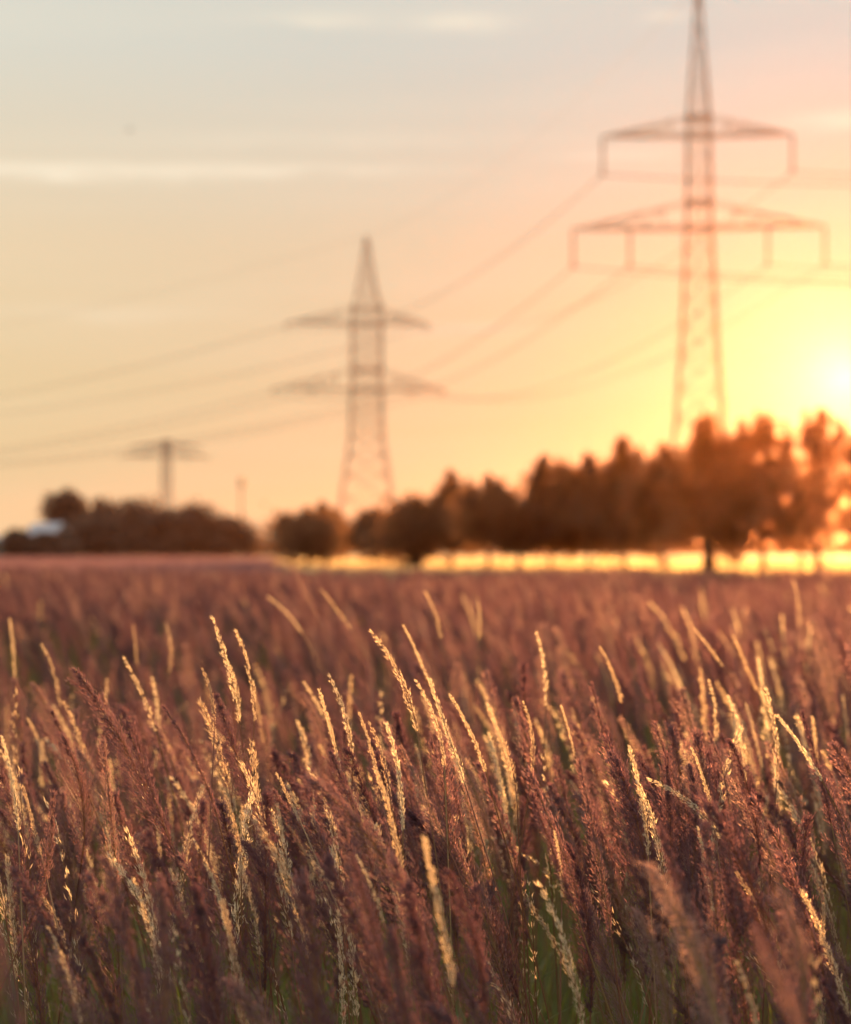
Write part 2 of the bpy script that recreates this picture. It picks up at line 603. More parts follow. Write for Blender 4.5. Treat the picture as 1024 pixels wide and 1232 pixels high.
hd.build('antenna_head', MAT['steel'], mast)


# ------------------------------------------------------------------ trees
def leaf_cloud(rng, lobes, n, size, stretch=1.0):
    """n small leaf faces spread through ellipsoid lobes, denser towards their shells."""
    vol = np.array([l[3] * l[4] * l[5] for l in lobes]) ** .55
    pick = rng.choice(len(lobes), n, p=vol / vol.sum())
    L = np.array(lobes)[pick]
    d = rng.normal(size=(n, 3))
    d /= np.linalg.norm(d, axis=1, keepdims=True)
    r = rng.random(n) ** .45
    r *= 1 + np.where(rng.random(n) < .25, .38, .14) * rng.normal(size=n)
    c = L[:, :3] + d * r[:, None] * L[:, 3:6]
    a = rng.normal(size=(n, 3))
    a[:, 2] *= stretch
    a /= np.linalg.norm(a, axis=1, keepdims=True)
    b = np.cross(a, rng.normal(size=(n, 3)))
    b /= np.linalg.norm(b, axis=1, keepdims=True)
    s = size * rng.uniform(.6, 1.5, n)[:, None]
    v = np.stack([c - a * s, c - b * s * .42 + a * s * .1, c + a * s, c + b * s * .42 + a * s * .1], 1).reshape(-1, 3)
    f = np.arange(n * 4).reshape(n, 4)
    return v, f


def tree(name, cat, label, group, px, top, base_py, halfw, D, crown_low, seed, n=2600, leaf=.24, shape='round', trunk_r=.22, mat='leaf', spiky=0):
    """px/top/base_py/halfw/crown_low are photograph pixels at distance D."""
    rng = np.random.default_rng(seed)
    m = D / F_PX
    p = at(px, HORIZON, D)
    H = zof(top, D)
    lo = max(.3, zof(crown_low, D))
    hw = halfw * m * (1.22 if shape != 'hedge' else 1)
    t = empty(name, (p.x, p.y, 0), rng.uniform(0, 6.28) * 0)
    tag(t, label, cat, group)
    # trunk and limbs
    tm = MB()
    nseg = 7
    bend = rng.normal(size=(nseg + 1, 2)) * .06 * hw
    bend[0] = 0
    pts = [(bend[i, 0], bend[i, 1], H * .86 * i / nseg) for i in range(nseg + 1)]
    tm.tube(pts, [trunk_r * (1.35 if i == 0 else 1) * (1 - .85 * i / nseg) for i in range(nseg + 1)], 8)
    lobes = []
    nl = {'round': 17, 'tall': 15, 'hedge': 16}[shape]
    for k in range(nl):
        u = (k + rng.random()) / nl
        zz = lo + (H - lo) * (.10 + (.72 if spiky else .80) * u)
        if shape == 'tall':
            wid = hw * (1.2 * (1 - u) ** .5 * min(1, .75 + 2.0 * u) + .2)
        elif shape == 'hedge':
            wid = hw * 1.35 * math.sqrt(1 - .75 * u * u)
        else:
            wid = hw * math.sqrt(max(.06, 1 - (2 * u * .95 - .85) ** 2))
        a = k * 2.4 + rng.uniform(-.5, .5)
        rr = wid * rng.uniform(.30, .72)
        c = (rr * math.cos(a), rr * math.sin(a), zz)
        s = max(.30 * hw, wid * rng.uniform(.42, .66))
        lobes.append((*c, s, s, min(s * rng.uniform(.7, 1.05), max(.2, (H - zz) * .8 + .05 * hw), max(.25, zz - lo + .15 * hw))))
        h0 = max(.15 * H, min(zz - .6 * rr, .8 * H))
        st = Vector((0, 0, h0))
        tm.tube([st, st.lerp(Vector(c), .5) + Vector((0, 0, .1 * rr)), c], [trunk_r * .38 * (1 - .6 * h0 / H), trunk_r * .22, trunk_r * .07], 5, cap=False)
    # upright shoots that stick out of the crown
    for k in range(spiky):
        a = rng.uniform(0, 6.28)
        rr = hw * rng.uniform(0, .7)
        zt = H * (1.02 - .20 * (rr / hw)) + rng.uniform(-.07, .05) * H
        z0 = zt - rng.uniform(.18, .32) * (H - lo)
        lobes += [(rr * math.cos(a), rr * math.sin(a), (zt + z0) / 2, .11 * hw, .11 * hw, (zt - z0) / 2)] * 2
        tm.tube([(rr * .6 * math.cos(a), rr * .6 * math.sin(a), z0 - .2 * (H - lo)), (rr * math.cos(a), rr * math.sin(a), zt)], [trunk_r * .2, trunk_r * .04], 5, cap=False)
    tm.build('trunk', MAT['bark'], t, smooth=True)
    v, f = leaf_cloud(rng, lobes, n, leaf)
    v[:, 2] = np.maximum(v[:, 2], .1)
    link('crown', mesh_of('crown', v, f, [MAT[mat]]), t)
    return t


G1 = 'trees in the row along the field edge'
row = [  # px, top, halfw, D, crown_low, label
    (662, 547, 40, 178, 660, 'tree with a narrow pointed top at the left end of the taller row', 'tall', 6, .16),
    (706, 551, 36, 174, 660, 'slim dark tree just left of the twin pointed tree', 'tall', 5, .14),
    (752, 528, 36, 170, 660, 'bushy tree with a tall peak left of the right pylon foot', 'tall', 7, .15),
    (801, 537, 36, 164, 658, 'rounded tree right under the left leg of the right pylon', 'round', 5, .16),
    (853, 504, 42, 150, 662, 'tall tree with the thickest dark trunk, below the tall right pylon', 'tall', 8, .42),
    (918, 497, 40, 146, 657, 'tall tree with a single thin spire, right of the thick trunked tree', 'tall', 7, .18),
    (986, 490, 52, 140, 657, 'sun glowing tree with bright gaps right beside the low sun', 'tall', 7, .20),
    (1058, 512, 46, 136, 657, 'tree cut off by the right edge of the view, under the sun', 'round', 7, .22),
]
for i, (px, top, hw, D, cl, lab, sh, sp, tr) in enumerate(row):
    D *= .84
    thin = 1250 if px > 960 else (1900 if px > 900 else 3200)
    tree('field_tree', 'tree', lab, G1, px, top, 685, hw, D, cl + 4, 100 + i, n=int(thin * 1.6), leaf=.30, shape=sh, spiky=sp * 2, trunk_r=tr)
G2 = 'lower trees and bushes left of the tree row'
for i, (px, top, hw, D, cl, lab, sh, sp, tr) in enumerate([
    (370, 612, 40, 232, 668, 'low rounded green bush with one peak, left of the middle pylon foot', 'round', 2, .2),
    (392, 602, 20, 240, 664, 'small peaked bush joined to the low rounded one', 'tall', 2, .2),
    (452, 612, 32, 226, 666, 'low dark bush hiding the right foot of the middle pylon', 'round', 2, .2),
    (496, 588, 36, 212, 672, 'broad dark tree with a short thick trunk in front of the pale strip', 'round', 3, .75),
    (541, 566, 27, 215, 662, 'loose tree with forked bare shoots behind the broad dark tree', 'tall', 6, .2),
    (587, 572, 33, 200, 660, 'gappy tree with a knob like top left of the taller row', 'round', 5, .2),
    (624, 596, 28, 205, 664, 'low gap filling bush left of the narrow pointed tree', 'round', 2, .2),
]):
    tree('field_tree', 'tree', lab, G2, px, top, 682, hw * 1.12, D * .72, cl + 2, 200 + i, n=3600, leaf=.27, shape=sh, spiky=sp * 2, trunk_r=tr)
G3 = 'dark trees and hedges far off on the left'
for i, (px, top, hw, D, cl, lab, sh, sp) in enumerate([
    (77, 596, 30, 372, 634, 'round crowned far tree rising above the pale roof', 'round', 2),
    (122, 605, 30, 368, 664, 'far tree with a small forked top right of the round crowned one', 'tall', 3),
    (160, 611, 40, 362, 667, 'flat topped far hedge tree left of the small far pylon', 'hedge', 2),
    (200, 622, 36, 352, 668, 'dark low bush in front of the small far pylon foot', 'hedge', 1),
    (236, 617, 38, 360, 667, 'rounded far tree just right of the small far pylon', 'hedge', 2),
    (276, 630, 34, 366, 667, 'low sloping bush at the right end of the far hedge', 'hedge', 1),
    (22, 643, 18, 318, 668, 'low scrub at the left edge in front of the pale building', 'hedge', 1),
    (60, 647, 26, 316, 668, 'lowest scrub, directly below the pale roof', 'hedge', 0),
    (108, 632, 36, 345, 667, 'low scrub right beside the pale roof', 'hedge', 1),
]):
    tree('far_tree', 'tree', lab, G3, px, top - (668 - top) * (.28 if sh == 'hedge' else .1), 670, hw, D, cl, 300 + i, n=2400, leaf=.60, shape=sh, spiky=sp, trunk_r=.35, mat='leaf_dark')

# far-off wood line closing the plain behind the row
rng = np.random.default_rng(5)
lob = []
for k in range(150):
    x = -230 + 560 * (k / 149) + rng.uniform(-3, 3)
    lob.append((x, 640 + rng.uniform(-14, 14), 2.0, rng.uniform(4, 7), 5, rng.uniform(2.2, 4.6)))
v, f = leaf_cloud(rng, lob, 22000, .75)
v[:, 2] = np.maximum(v[:, 2], .05)
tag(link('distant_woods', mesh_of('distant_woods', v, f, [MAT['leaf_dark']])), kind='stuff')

# ------------------------------------------------------------------ pale building at the far left
DB = 330.0
kb = DB / F_PX
hb = at(58, HORIZON, DB)
hs = empty('farm_building', (hb.x, hb.y, 0), R(-18))
tag(hs, 'low farm building with a pale bluish roof, half hidden by bushes on the left', 'building')
hl, hd_, he, hr = 18 * kb, 3.2, zof(645, DB), zof(630, DB)
MB().box((-hl, -hd_, 0), (hl, hd_, he)).build('wall', MAT['wallm'], hs)
rf = MB()
ov = .35
rf.v = [Vector(p) for p in [(-hl - ov, -hd_ - ov, he), (hl + ov, -hd_ - ov, he), (hl + ov, 0, hr), (-hl - ov, 0, hr), (-hl - ov, hd_ + ov, he), (hl + ov, hd_ + ov, he),
                            (-hl - ov, -hd_ - ov, he + .15), (hl + ov, -hd_ - ov, he + .15), (hl + ov, 0, hr + .15), (-hl - ov, 0, hr + .15), (-hl - ov, hd_ + ov, he + .15), (hl + ov, hd_ + ov, he + .15)]]
rf.f = [(0, 3, 2, 1), (3, 4, 5, 2), (6, 7, 8, 9), (9, 8, 11, 10), (0, 1, 7, 6), (4, 10, 11, 5), (0, 6, 9, 3), (3, 9, 10, 4), (1, 2, 8, 7), (2, 5, 11, 8)]
rf.build('roof', MAT['roofm'], hs)
for k in range(3):
    x = -hl + (k + .7) * 2 * hl / 3.4
    wf = MB()
    wf.box((x - .55, -hd_ - .06, .9), (x + .55, -hd_ - .003, 1.0)).box((x - .55, -hd_ - .06, 1.75), (x + .55, -hd_ - .003, 1.85))
    wf.box((x - .55, -hd_ - .055, 1.0), (x - .47, -hd_ - .003, 1.75)).box((x + .47, -hd_ - .055, 1.0), (x + .55, -hd_ - .003, 1.75))
    w = wf.build('window', MAT['paint'], hs)
    MB().box((x - .47, -hd_ - .03, 1.0), (x + .47, -hd_ - .004, 1.75)).build('pane', MAT['glass'], w)
sh = at(3, HORIZON, 318)
shd = empty('field_shed', (sh.x, sh.y, 0), R(10))
tag(shd, 'small pale green shed at the extreme left edge of the field', 'shed')
MB().box((-1.4, -1.5, 0), (1.4, 1.5, zof(650, 318))).build('wall', MAT['wallm'], shd)
z0 = zof(650, 318)
r2 = MB()
r2.v = [Vector(p) for p in [(-1.6, -1.8, z0 - .05), (1.6, -1.8, z0 - .05), (1.6, 1.8, z0 + .5), (-1.6, 1.8, z0 + .5), (-1.6, -1.8, z0 + .1), (1.6, -1.8, z0 + .1), (1.6, 1.8, z0 + .65), (-1.6, 1.8, z0 + .65)]]
r2.f = [(3, 2, 1, 0), (4, 5, 6, 7), (0, 1, 5, 4), (1, 2, 6, 5), (2, 3, 7, 6), (3, 0, 4, 7)]
r2.build('roof', MAT['roofm'], shd)
MB().box((.2, -1.56, .02), (1.1, -1.503, 1.95)).build('door', MAT['glass'], shd)

# bird high on the left
bp = at(156, 157, 95)
bird = empty('bird', bp, R(35))
bird.scale = (.62, .62, .62)
tag(bird, 'small dark bird gliding high in the sky on the left', 'bird')
bm_ = MB()
bm_.tube([(-.20, 0, 0), (-.15, 0, .012), (-.06, 0, .015), (.05, 0, .008), (.13, 0, .02), (.18, 0, .03), (.215, 0, .024)], [.008, .03, .055, .05, .032, .034, .006], 10)
bm_.build('body', MAT['feather'], bird, smooth=True)
for s in (-1, 1):
    wv = []
    for (yy, xf, xb, zz) in [(.03, .07, -.07, .03), (.16, .09, -.08, .09), (.30, .06, -.07, .11), (.43, -.03, -.10, .09)]:
        wv += [(xf, s * yy, zz), (xb, s * yy, zz), (xf - .01, s * yy, zz + .012), (xb, s * yy, zz + .006)]
    wfc = []
    for q in range(3):
        a = q * 4
        wfc += [(a, a + 1, a + 5, a + 4), (a + 2, a + 6, a + 7, a + 3), (a, a + 4, a + 6, a + 2), (a + 1, a + 3, a + 7, a + 5)]
    wfc += [(0, 2, 3, 1), (12, 13, 15, 14)]
    link('wing', mesh_of('wing', wv, wfc, [MAT['feather']]), bird)
link('tail', mesh_of('tail', [(-.17, -.02, 0), (-.17, .02, 0), (-.32, .06, .0), (-.32, -.06, .0), (-.17, -.02, .01), (-.17, .02, .01), (-.32, .06, .008), (-.32, -.06, .008)],
                     [(0, 1, 2, 3), (4, 7, 6, 5), (0, 4, 5, 1), (2, 6, 7, 3), (0, 3, 7, 4), (1, 5, 6, 2)], [MAT['feather']]), bird)


# ------------------------------------------------------------------ grass plumes
def spikelets(rng, pos, dirs, length, width):
    n = len(pos)
    dirs = dirs / np.linalg.norm(dirs, axis=1, keepdims=True)
    side = np.cross(dirs, rng.normal(size=(n, 3)))
    side /= np.linalg.norm(side, axis=1, keepdims=True)
    up = np.cross(side, dirs)
    L = (length * rng.uniform(.7, 1.3, n))[:, None]
    Wd = (width * rng.uniform(.7, 1.3, n))[:, None]
    v = np.stack([pos, pos + dirs * L * .42 + side * Wd * .5 + up * Wd * .25, pos + dirs * L, pos + dirs * L * .42 - side * Wd * .5 + up * Wd * .25], 1)
    return v.reshape(-1, 3)


def axis_point(u, Lp, curve):
    """Panicle axis: starts upright at the origin, bends towards -x."""
    u = np.asarray(u)
    ang = curve * u
    if abs(curve) < 1e-4:
        return np.stack([0 * u, 0 * u, Lp * u], -1)
    return np.stack([-(1 - np.cos(ang)) / curve * Lp, 0 * u, np.sin(ang) / curve * Lp], -1)


def panicle(seed, kind, Lp=.24, lod=1.0):
    rng = np.random.default_rng(seed)
    if kind == 'wispy':
        nodes, nb, ns, wmax, sl, sw, curve, spread = 15, 2, 3, rng.uniform(.003, .008), .0085, .0011, rng.uniform(-.2, .9), .25
    elif kind == 'purple':
        nodes, nb, ns, wmax, sl, sw, curve, spread = 38, 6, 11, rng.uniform(.022, .044), .0064, .00095, rng.uniform(-.1, .65), .40
    elif kind == 'mid':
        nodes, nb, ns, wmax, sl, sw, curve, spread = 34, 5, 9, rng.uniform(.011, .022), .0066, .00095, rng.uniform(-.1, .6), .32
    else:
        nodes, nb, ns, wmax, sl, sw, curve, spread = 30, 4, 6, rng.uniform(.0034, .0065), .0085, .0012, rng.uniform(-.1, .6), .25
        if seed % 2:                       # a looser, gappier head
            nodes, nb, ns, wmax, spread = 22, 4, 5, rng.uniform(.006, .011), .26
    k = 1.0 / lod
    ns = max(3, int(ns * lod))
    P, Dv, br_v, br_f = [], [], [], []
    for i in range(nodes):
        u = (i + rng.uniform(-.3, .3)) / nodes
        u = min(max(u, 0), .985)
        base = axis_point(u, Lp, curve)
        tang = axis_point(min(u + .02, 1), Lp, curve) - axis_point(u - .02, Lp, curve)
        tang = tang / np.linalg.norm(tang)
        prof = min(1, .35 + 2.6 * u) * (1 - u) ** .75 + .06
        cluster = (.6 + .45 * math.sin(i * 1.9 + seed) if kind in ('straw', 'wispy') else .8 + .2 * math.sin(i * 1.3 + seed)) + rng.uniform(-.25, .35)      # whorls stand out in clumps
        for b in range(nb):
            a = rng.uniform(0, 2 * math.pi)
            rad = np.array([math.cos(a), math.sin(a), 0])
            bl = wmax * prof * rng.uniform(.45, 1.25) * (cluster if kind in ('purple', 'mid') else .6 + .5 * cluster)
            # one-sided: the wind pushes the branches over to -x
            rad[0] -= .35
            bl_axial = (bl * (1.0 / spread)) * rng.uniform(.7, 1.2)
            bl_axial = min(bl_axial, (1 - u) * Lp * 1.05 + .008)
            s = np.sort(rng.uniform(.12, 1, ns))
            pts = base + rad * (bl * s ** .8)[:, None] + tang * (bl_axial * s ** 1.1)[:, None] + rng.normal(size=(ns, 3)) * .0016
            dv = tang * 1.0 + rad * spread * 1.0 + rng.normal(size=(ns, 3)) * (.26 if kind in ('purple', 'mid') else .20)
            P.append(pts)
            Dv.append(dv)
            e = base + rad * bl + tang * bl_axial
            o = len(br_v)
            w = np.cross(tang, rad)
            w = w / (np.linalg.norm(w) + 1e-9) * .00035
            br_v += [base - w, base + w, e]
            br_f.append((o, o + 1, o + 2))
    P, Dv = np.concatenate(P), np.concatenate(Dv)
    v = spikelets(rng, P, Dv, sl * (k ** .5), sw * k)
    f = np.arange(len(v)).reshape(-1, 4)
    tri = [tuple(q) for q in f]
    nq = len(v)
    vv = np.concatenate([v, np.array(br_v)])
    tri += [tuple(nq + j for j in q) for q in br_f]
    mi = [0] * len(f) + [1] * len(br_f)
    # rachis
    m = MB()
    us = np.linspace(0, .98, 8)
    m.tube([Vector(axis_point(u, Lp, curve)) for u in us], [.0011 * (1 - .8 * u) for u in us], 4, cap=False)
    o = len(vv)
    vv = np.concatenate([vv, np.array([tuple(p) for p in m.v])])
    tri += [tuple(o + j for j in q) for q in m.f]
    mi += [1] * len(m.f)
    return vv, tri, mi, axis_point(1.0, Lp, curve)


KMAT = {'purple': 'purple', 'mid': 'purple', 'straw': 'straw', 'wispy': 'straw'}
PAN = {}
for kind, n in (('purple', 9), ('mid', 8), ('straw', 10), ('wispy', 8)):
    PAN[kind] = []
    for q in range(n):
        v, f, mi, tip = panicle(1000 + 37 * q + len(kind), kind)
        me = mesh_of('panicle', v, f, [MAT[KMAT[kind]], MAT['stem']], mi)
        PAN[kind].append((me, Vector(tip), v, f, mi))


def blade(rng, base, az_, length, width, droop, nseg=5):
    v, f = [], []
    dx, dy = math.cos(az_), math.sin(az_)
    sx, sy = -dy, dx
    th = rng.uniform(.05, .25)
    p = np.array(base, float)
    for i in range(nseg + 1):
        u = i / nseg
        w = width * (1 - u ** 2.2) * .5 + .0002
        v += [(p[0] - sx * w, p[1] - sy * w, p[2]), (p[0] + sx * w, p[1] + sy * w, p[2])]
        step = length / nseg
        p = p + np.array([math.sin(th) * dx, math.sin(th) * dy, math.cos(th)]) * step
        th += droop / nseg
        if i < nseg:
            a = 2 * i
            f.append((a, a + 1, a + 3, a + 2))
    return v, f


def bez(a, b, c, n):
    return [a * (1 - t) ** 2 + b * 2 * t * (1 - t) + c * t * t for t in [i / n for i in range(n + 1)]]


def plume_parts(rng, foot, pbase, tdir, stem_r=.0011):
    """Stem mesh (from the foot up to the panicle base) and the leaf blades on it."""
    h = (pbase - foot).length
    ctrl = pbase - tdir * h * .45
    pts = bez(foot, ctrl, pbase, 8)
    sm = MB()
    sm.tube(pts, [stem_r * 1.25 * (1 - .45 * i / 8) for i in range(9)], 5, cap=False)
    leaves = []
    for k in range(int(rng.integers(1, 3))):
        b = pts[int(rng.integers(3, 6))]
        v, f = blade(rng, tuple(b), rng.uniform(0, 6.28), rng.uniform(.18, .34), rng.uniform(.004, .007), rng.uniform(.5, 1.8))
        leaves.append((v, f))
    return sm, leaves


def hero(name, kind, tip, pb, label, group, seed, cat='grass plume'):
    """A single plume: tip and panicle base are world points; the stem runs on down to the ground."""
    rng = np.random.default_rng(seed)
    me, ptip, *_ = PAN[kind][int(rng.integers(len(PAN[kind])))]
    d = tip - pb
    sc = d.length / ptip.length
    spin = Matrix.Rotation(rng.uniform(-.5, .5) * (1 if kind != 'straw' else 2), 4, 'Z')
    src = (spin.to_3x3() @ ptip).normalized()
    q = src.rotation_difference(d.normalized())
    rot = q.to_matrix() @ spin.to_3x3()
    tdir = rot @ Vector((0, 0, 1))
    h = pb.z
    slope = tdir.xy / max(.5, tdir.z)
    foot = Vector((pb.x - slope.x * h * .5, pb.y - slope.y * h * .5, 0))
    t = empty(name, foot)
    tag(t, label, cat, group)
    o = link('panicle', me, t)
    o.rotation_mode = 'XYZ'
    o.location = pb - foot
    o.rotation_euler = rot.to_euler()
    o.scale = (sc, sc, sc)
    sm, leaves = plume_parts(rng, Vector((0, 0, 0)), pb - foot, tdir)
    sm.build('stem', MAT['stem'], t, smooth=True)
    for v, f in leaves:
        link('leaf', mesh_of('leaf', v, f, [MAT['blade']]), t)
    return t


HEROES = [
    # kind, tip px, panicle base px, distance, label
    ('straw', (255, 742), (288, 868), 2.35, 'tallest golden plume on the left, catching the sun above its neighbours'),
    ('straw', (283, 757), (306, 868), 2.38, 'golden plume just right of the tallest golden plume on the left'),
    ('straw', (275, 796), (287, 870), 2.42, 'short golden plume between the two tallest golden plumes on the left'),
    ('straw', (244, 805), (258, 880), 2.30, 'short golden plume left of the two tallest golden plumes'),
    ('straw', (148, 790), (188, 880), 2.6, 'arching straw plume standing right behind the broad purple leaning plume'),
    ('purple', (91, 807), (205, 1010), 2.12, 'broad purple plume leaning far left, largest in the left foreground'),
    ('mid', (152, 868), (218, 1050), 2.05, 'sun edged plume crossing the broad purple leaning plume at the left'),
    ('mid', (196, 848), (262, 985), 2.15, 'dark red plume leaning left, between the broad leaning plume and the round one'),
    ('purple', (262, 838), (322, 1010), 2.2, 'dense round purple plume directly below the two tallest golden plumes'),
    ('mid', (62, 855), (108, 960), 2.4, 'reddish plume at the left, left of the broad purple leaning plume'),
    ('purple', (78, 888), (98, 1040), 2.25, 'upright purple plume near the left edge with a blunt body'),
    ('straw', (28, 945), (50, 1030), 2.1, 'small cream plume near the left edge, leaning gently'),
    ('straw', (2, 886), (22, 1000), 2.1, 'cream plume cut by the left edge of the view'),
    ('straw', (12, 745), (18, 815), 3.6, 'blurred pale plume standing tall at the left edge'),
    ('straw', (50, 775), (72, 850), 3.2, 'blurred pale plume leaning left, a little in from the left edge'),
    ('straw', (160, 752), (165, 800), 3.8, 'blurred upright plume behind the left foreground, first of a pair'),
    ('straw', (200, 750), (204, 810), 3.8, 'blurred upright plume behind the left foreground, second of a pair'),
    ('straw', (322, 718), (364, 762), 4.3, 'blurred pale plume tilted far left at the edge of the dark field'),
    ('mid', (351, 680), (384, 745), 4.4, 'blurred plume reaching highest, up to the far field edge'),
    ('straw', (386, 709), (422, 757), 4.2, 'blurred pale plume right of the highest blurred plume'),
    ('straw', (447, 760), (502, 880), 2.28, 'golden plume arching left in the middle, tallest of the sunlit cluster'),
    ('straw', (485, 752), (515, 818), 2.7, 'soft golden plume behind the sunlit cluster in the middle'),
    ('straw', (511, 711), (531, 768), 3.6, 'blurred golden plume standing above the middle of the field'),
    ('straw', (575, 723), (577, 770), 3.9, 'blurred short upright plume right of the middle golden one'),
    ('straw', (500, 818), (535, 925), 2.2, 'cream plume in the heart of the sunlit middle cluster'),
    ('straw', (516, 815), (560, 945), 2.15, 'bright cream plume rightmost in the heart of the sunlit cluster'),
    ('straw', (541, 836), (585, 930), 2.2, 'cream plume bent left with a long straight stem right of the sunlit cluster'),
    ('straw', (384, 830), (410, 930), 2.18, 'cream plume with a hooked tip left of the sunlit middle cluster'),
    ('straw', (396, 812), (424, 928), 2.3, 'pale plume close behind the hooked tip plume'),
    ('straw', (432, 857), (458, 950), 2.12, 'slim cream plume between the hooked tip plume and the sunlit cluster'),
    ('straw', (445, 870), (470, 970), 2.12, 'slim cream plume close right of a twin in the middle foreground'),
    ('straw', (465, 870), (485, 1000), 2.08, 'long cream plume with loose spikelets in the middle foreground'),
    ('purple', (398, 905), (455, 1075), 2.1, 'big purple plume with a dark spine in the middle foreground'),
    ('mid', (483, 898), (535, 1010), 2.08, 'dark red stalk leaning left through the middle of the cream plumes'),
    ('straw', (333, 930), (362, 990), 2.2, 'short cream plume left of the big purple middle plume'),
    ('straw', (372, 925), (408, 1040), 2.05, 'thick cream plume left beside the big purple middle plume'),
    ('straw', (645, 760), (657, 850), 2.8, 'upright golden plume right of the middle, rising clear of the mass'),
    ('straw', (597, 872), (622, 965), 2.15, 'cream plume right of the long bent stem'),
    ('straw', (675, 848), (692, 910), 2.4, 'golden plume just below the upright golden plume right of the middle'),
    ('straw', (630, 845), (640, 930), 2.35, 'golden plume left of the pair right of the middle'),
    ('mid', (712, 822), (735, 915), 2.4, 'sparkling reddish plume right of the middle'),
    ('straw', (722, 779), (748, 845), 2.9, 'glowing short golden plume leaning left on the right half'),
    ('straw', (835, 756), (870, 802), 3.2, 'bright yellow plume tilted strongly left on the right half'),
    ('straw', (882, 764), (912, 832), 3.3, 'blurred golden plume right of the bright yellow tilted one'),
    ('straw', (955, 699), (962, 755), 4.6, 'blurred yellow plume reaching the bright strip near the right edge'),
    ('straw', (757, 898), (780, 1030), 2.08, 'thick cream plume standing alone on the right, sharp in focus'),
    ('straw', (781, 937), (870, 1010), 2.1, 'cream plume bent nearly flat to the left on the right side'),
    ('mid', (788, 870), (835, 1000), 2.15, 'dark spined plume behind the nearly flat cream plume'),
    ('straw', (832, 900), (858, 985), 2.15, 'thin cream plume with a pointed tip on the right side'),
    ('mid', (852, 880), (880, 1010), 2.2, 'sparkling reddish plume right of the thin pointed cream plume'),
    ('purple', (878, 890), (915, 1040), 2.15, 'wide airy reddish plume on the right side'),
    ('straw', (935, 860), (990, 940), 2.15, 'cream plume with feathery side tufts near the right edge'),
    ('mid', (965, 855), (1000, 990), 2.2, 'reddish plume at the right edge behind the feathery cream one'),
    ('straw', (58, 1115), (98, 1232), 1.75, 'golden plume low in the left corner'),
    ('straw', (146, 1128), (185, 1240), 1.8, 'pale golden plume low on the left, right of the corner one'),
    ('straw', (127, 995), (138, 1055), 2.0, 'thin golden plume low on the left with a straight tip'),
    ('straw', (160, 1055), (190, 1180), 1.9, 'loose cream plume at the lower left'),
    ('straw', (232, 1010), (272, 1120), 1.95, 'greyish loose plume at the lower left below the round purple one'),
    ('straw', (290, 1040), (312, 1150), 1.95, 'greyish loose plume at the lower left middle'),
    ('purple', (425, 1030), (470, 1190), 1.55, 'soft pink plume blurred in the lower middle'),
    ('straw', (428, 1028), (462, 1110), 1.75, 'orange edged plume at the lower middle beside the soft pink one'),
    ('purple', (910, 1118), (985, 1290), 1.22, 'pinkish plume at the lower right corner, very close and strongly blurred'),
    ('purple', (940, 1075), (965, 1240), 1.45, 'soft reddish plume behind the very blurred corner plume'),
    ('purple', (768, 1098), (805, 1250), 1.8, 'soft pink plume low on the right half'),
    ('purple', (540, 1048), (585, 1220), 1.6, 'soft dark pink plume low in the middle right'),
    ('purple', (-4, 1112), (32, 1260), 1.4, 'blurred pink plume at the lower left edge'),
    ('mid', (640, 955), (690, 1090), 1.9, 'rusty plume with bright flecks below the middle right'),
    ('straw', (667, 1000), (676, 1080), 1.95, 'orange lit plume low right of the middle'),
]
for i, (kind, tp, bp_, D, lab) in enumerate(HEROES):
    g = 'straw plumes standing out of the meadow' if kind == 'straw' else 'purple plumes standing out of the meadow'
    rng = np.random.default_rng(i)
    hero('straw_plume' if kind == 'straw' else 'purple_plume', kind, at(*tp, D), at(*bp_, D + rng.uniform(-.05, .05)), lab, g, 500 + i)

# many plain plumes of the near meadow, each its own object
rng = np.random.default_rng(77)
placed = 0
while placed < 170:
    D = 1.5 + 1.9 * rng.random() ** .8
    px = rng.uniform(-20, 1044)
    kind = rng.choice(['purple', 'mid', 'straw'], p=[.48, .30, .22])
    zt = 1.215 + rng.normal() * .045
    py = HORIZON - (zt - CAM_H) * F_PX / D
    if py < 800 or py > 1215:
        continue
    lean = R(rng.normal(13, 9))
    Lp = rng.uniform(.17, .27) if kind != 'straw' else rng.uniform(.09, .17)
    tip = at(px, py, D)
    side = rng.normal() * .12
    pb = tip - Vector((-math.sin(lean), side, math.cos(lean))).normalized() * Lp
    lab = {'straw': 'unremarkable pale straw plume, one of many filling the near meadow',
           'mid': 'unremarkable slim reddish plume, one of many filling the near meadow',
           'purple': 'unremarkable broad purple plume, one of many filling the near meadow'}[kind]
    hero('straw_plume' if kind == 'straw' else 'purple_plume', kind, tip, pb, lab, 'plain ' + {'straw': 'straw', 'mid': 'slim reddish', 'purple': 'purple'}[kind] + ' plumes filling the near meadow', 9000 + placed)
    placed += 1


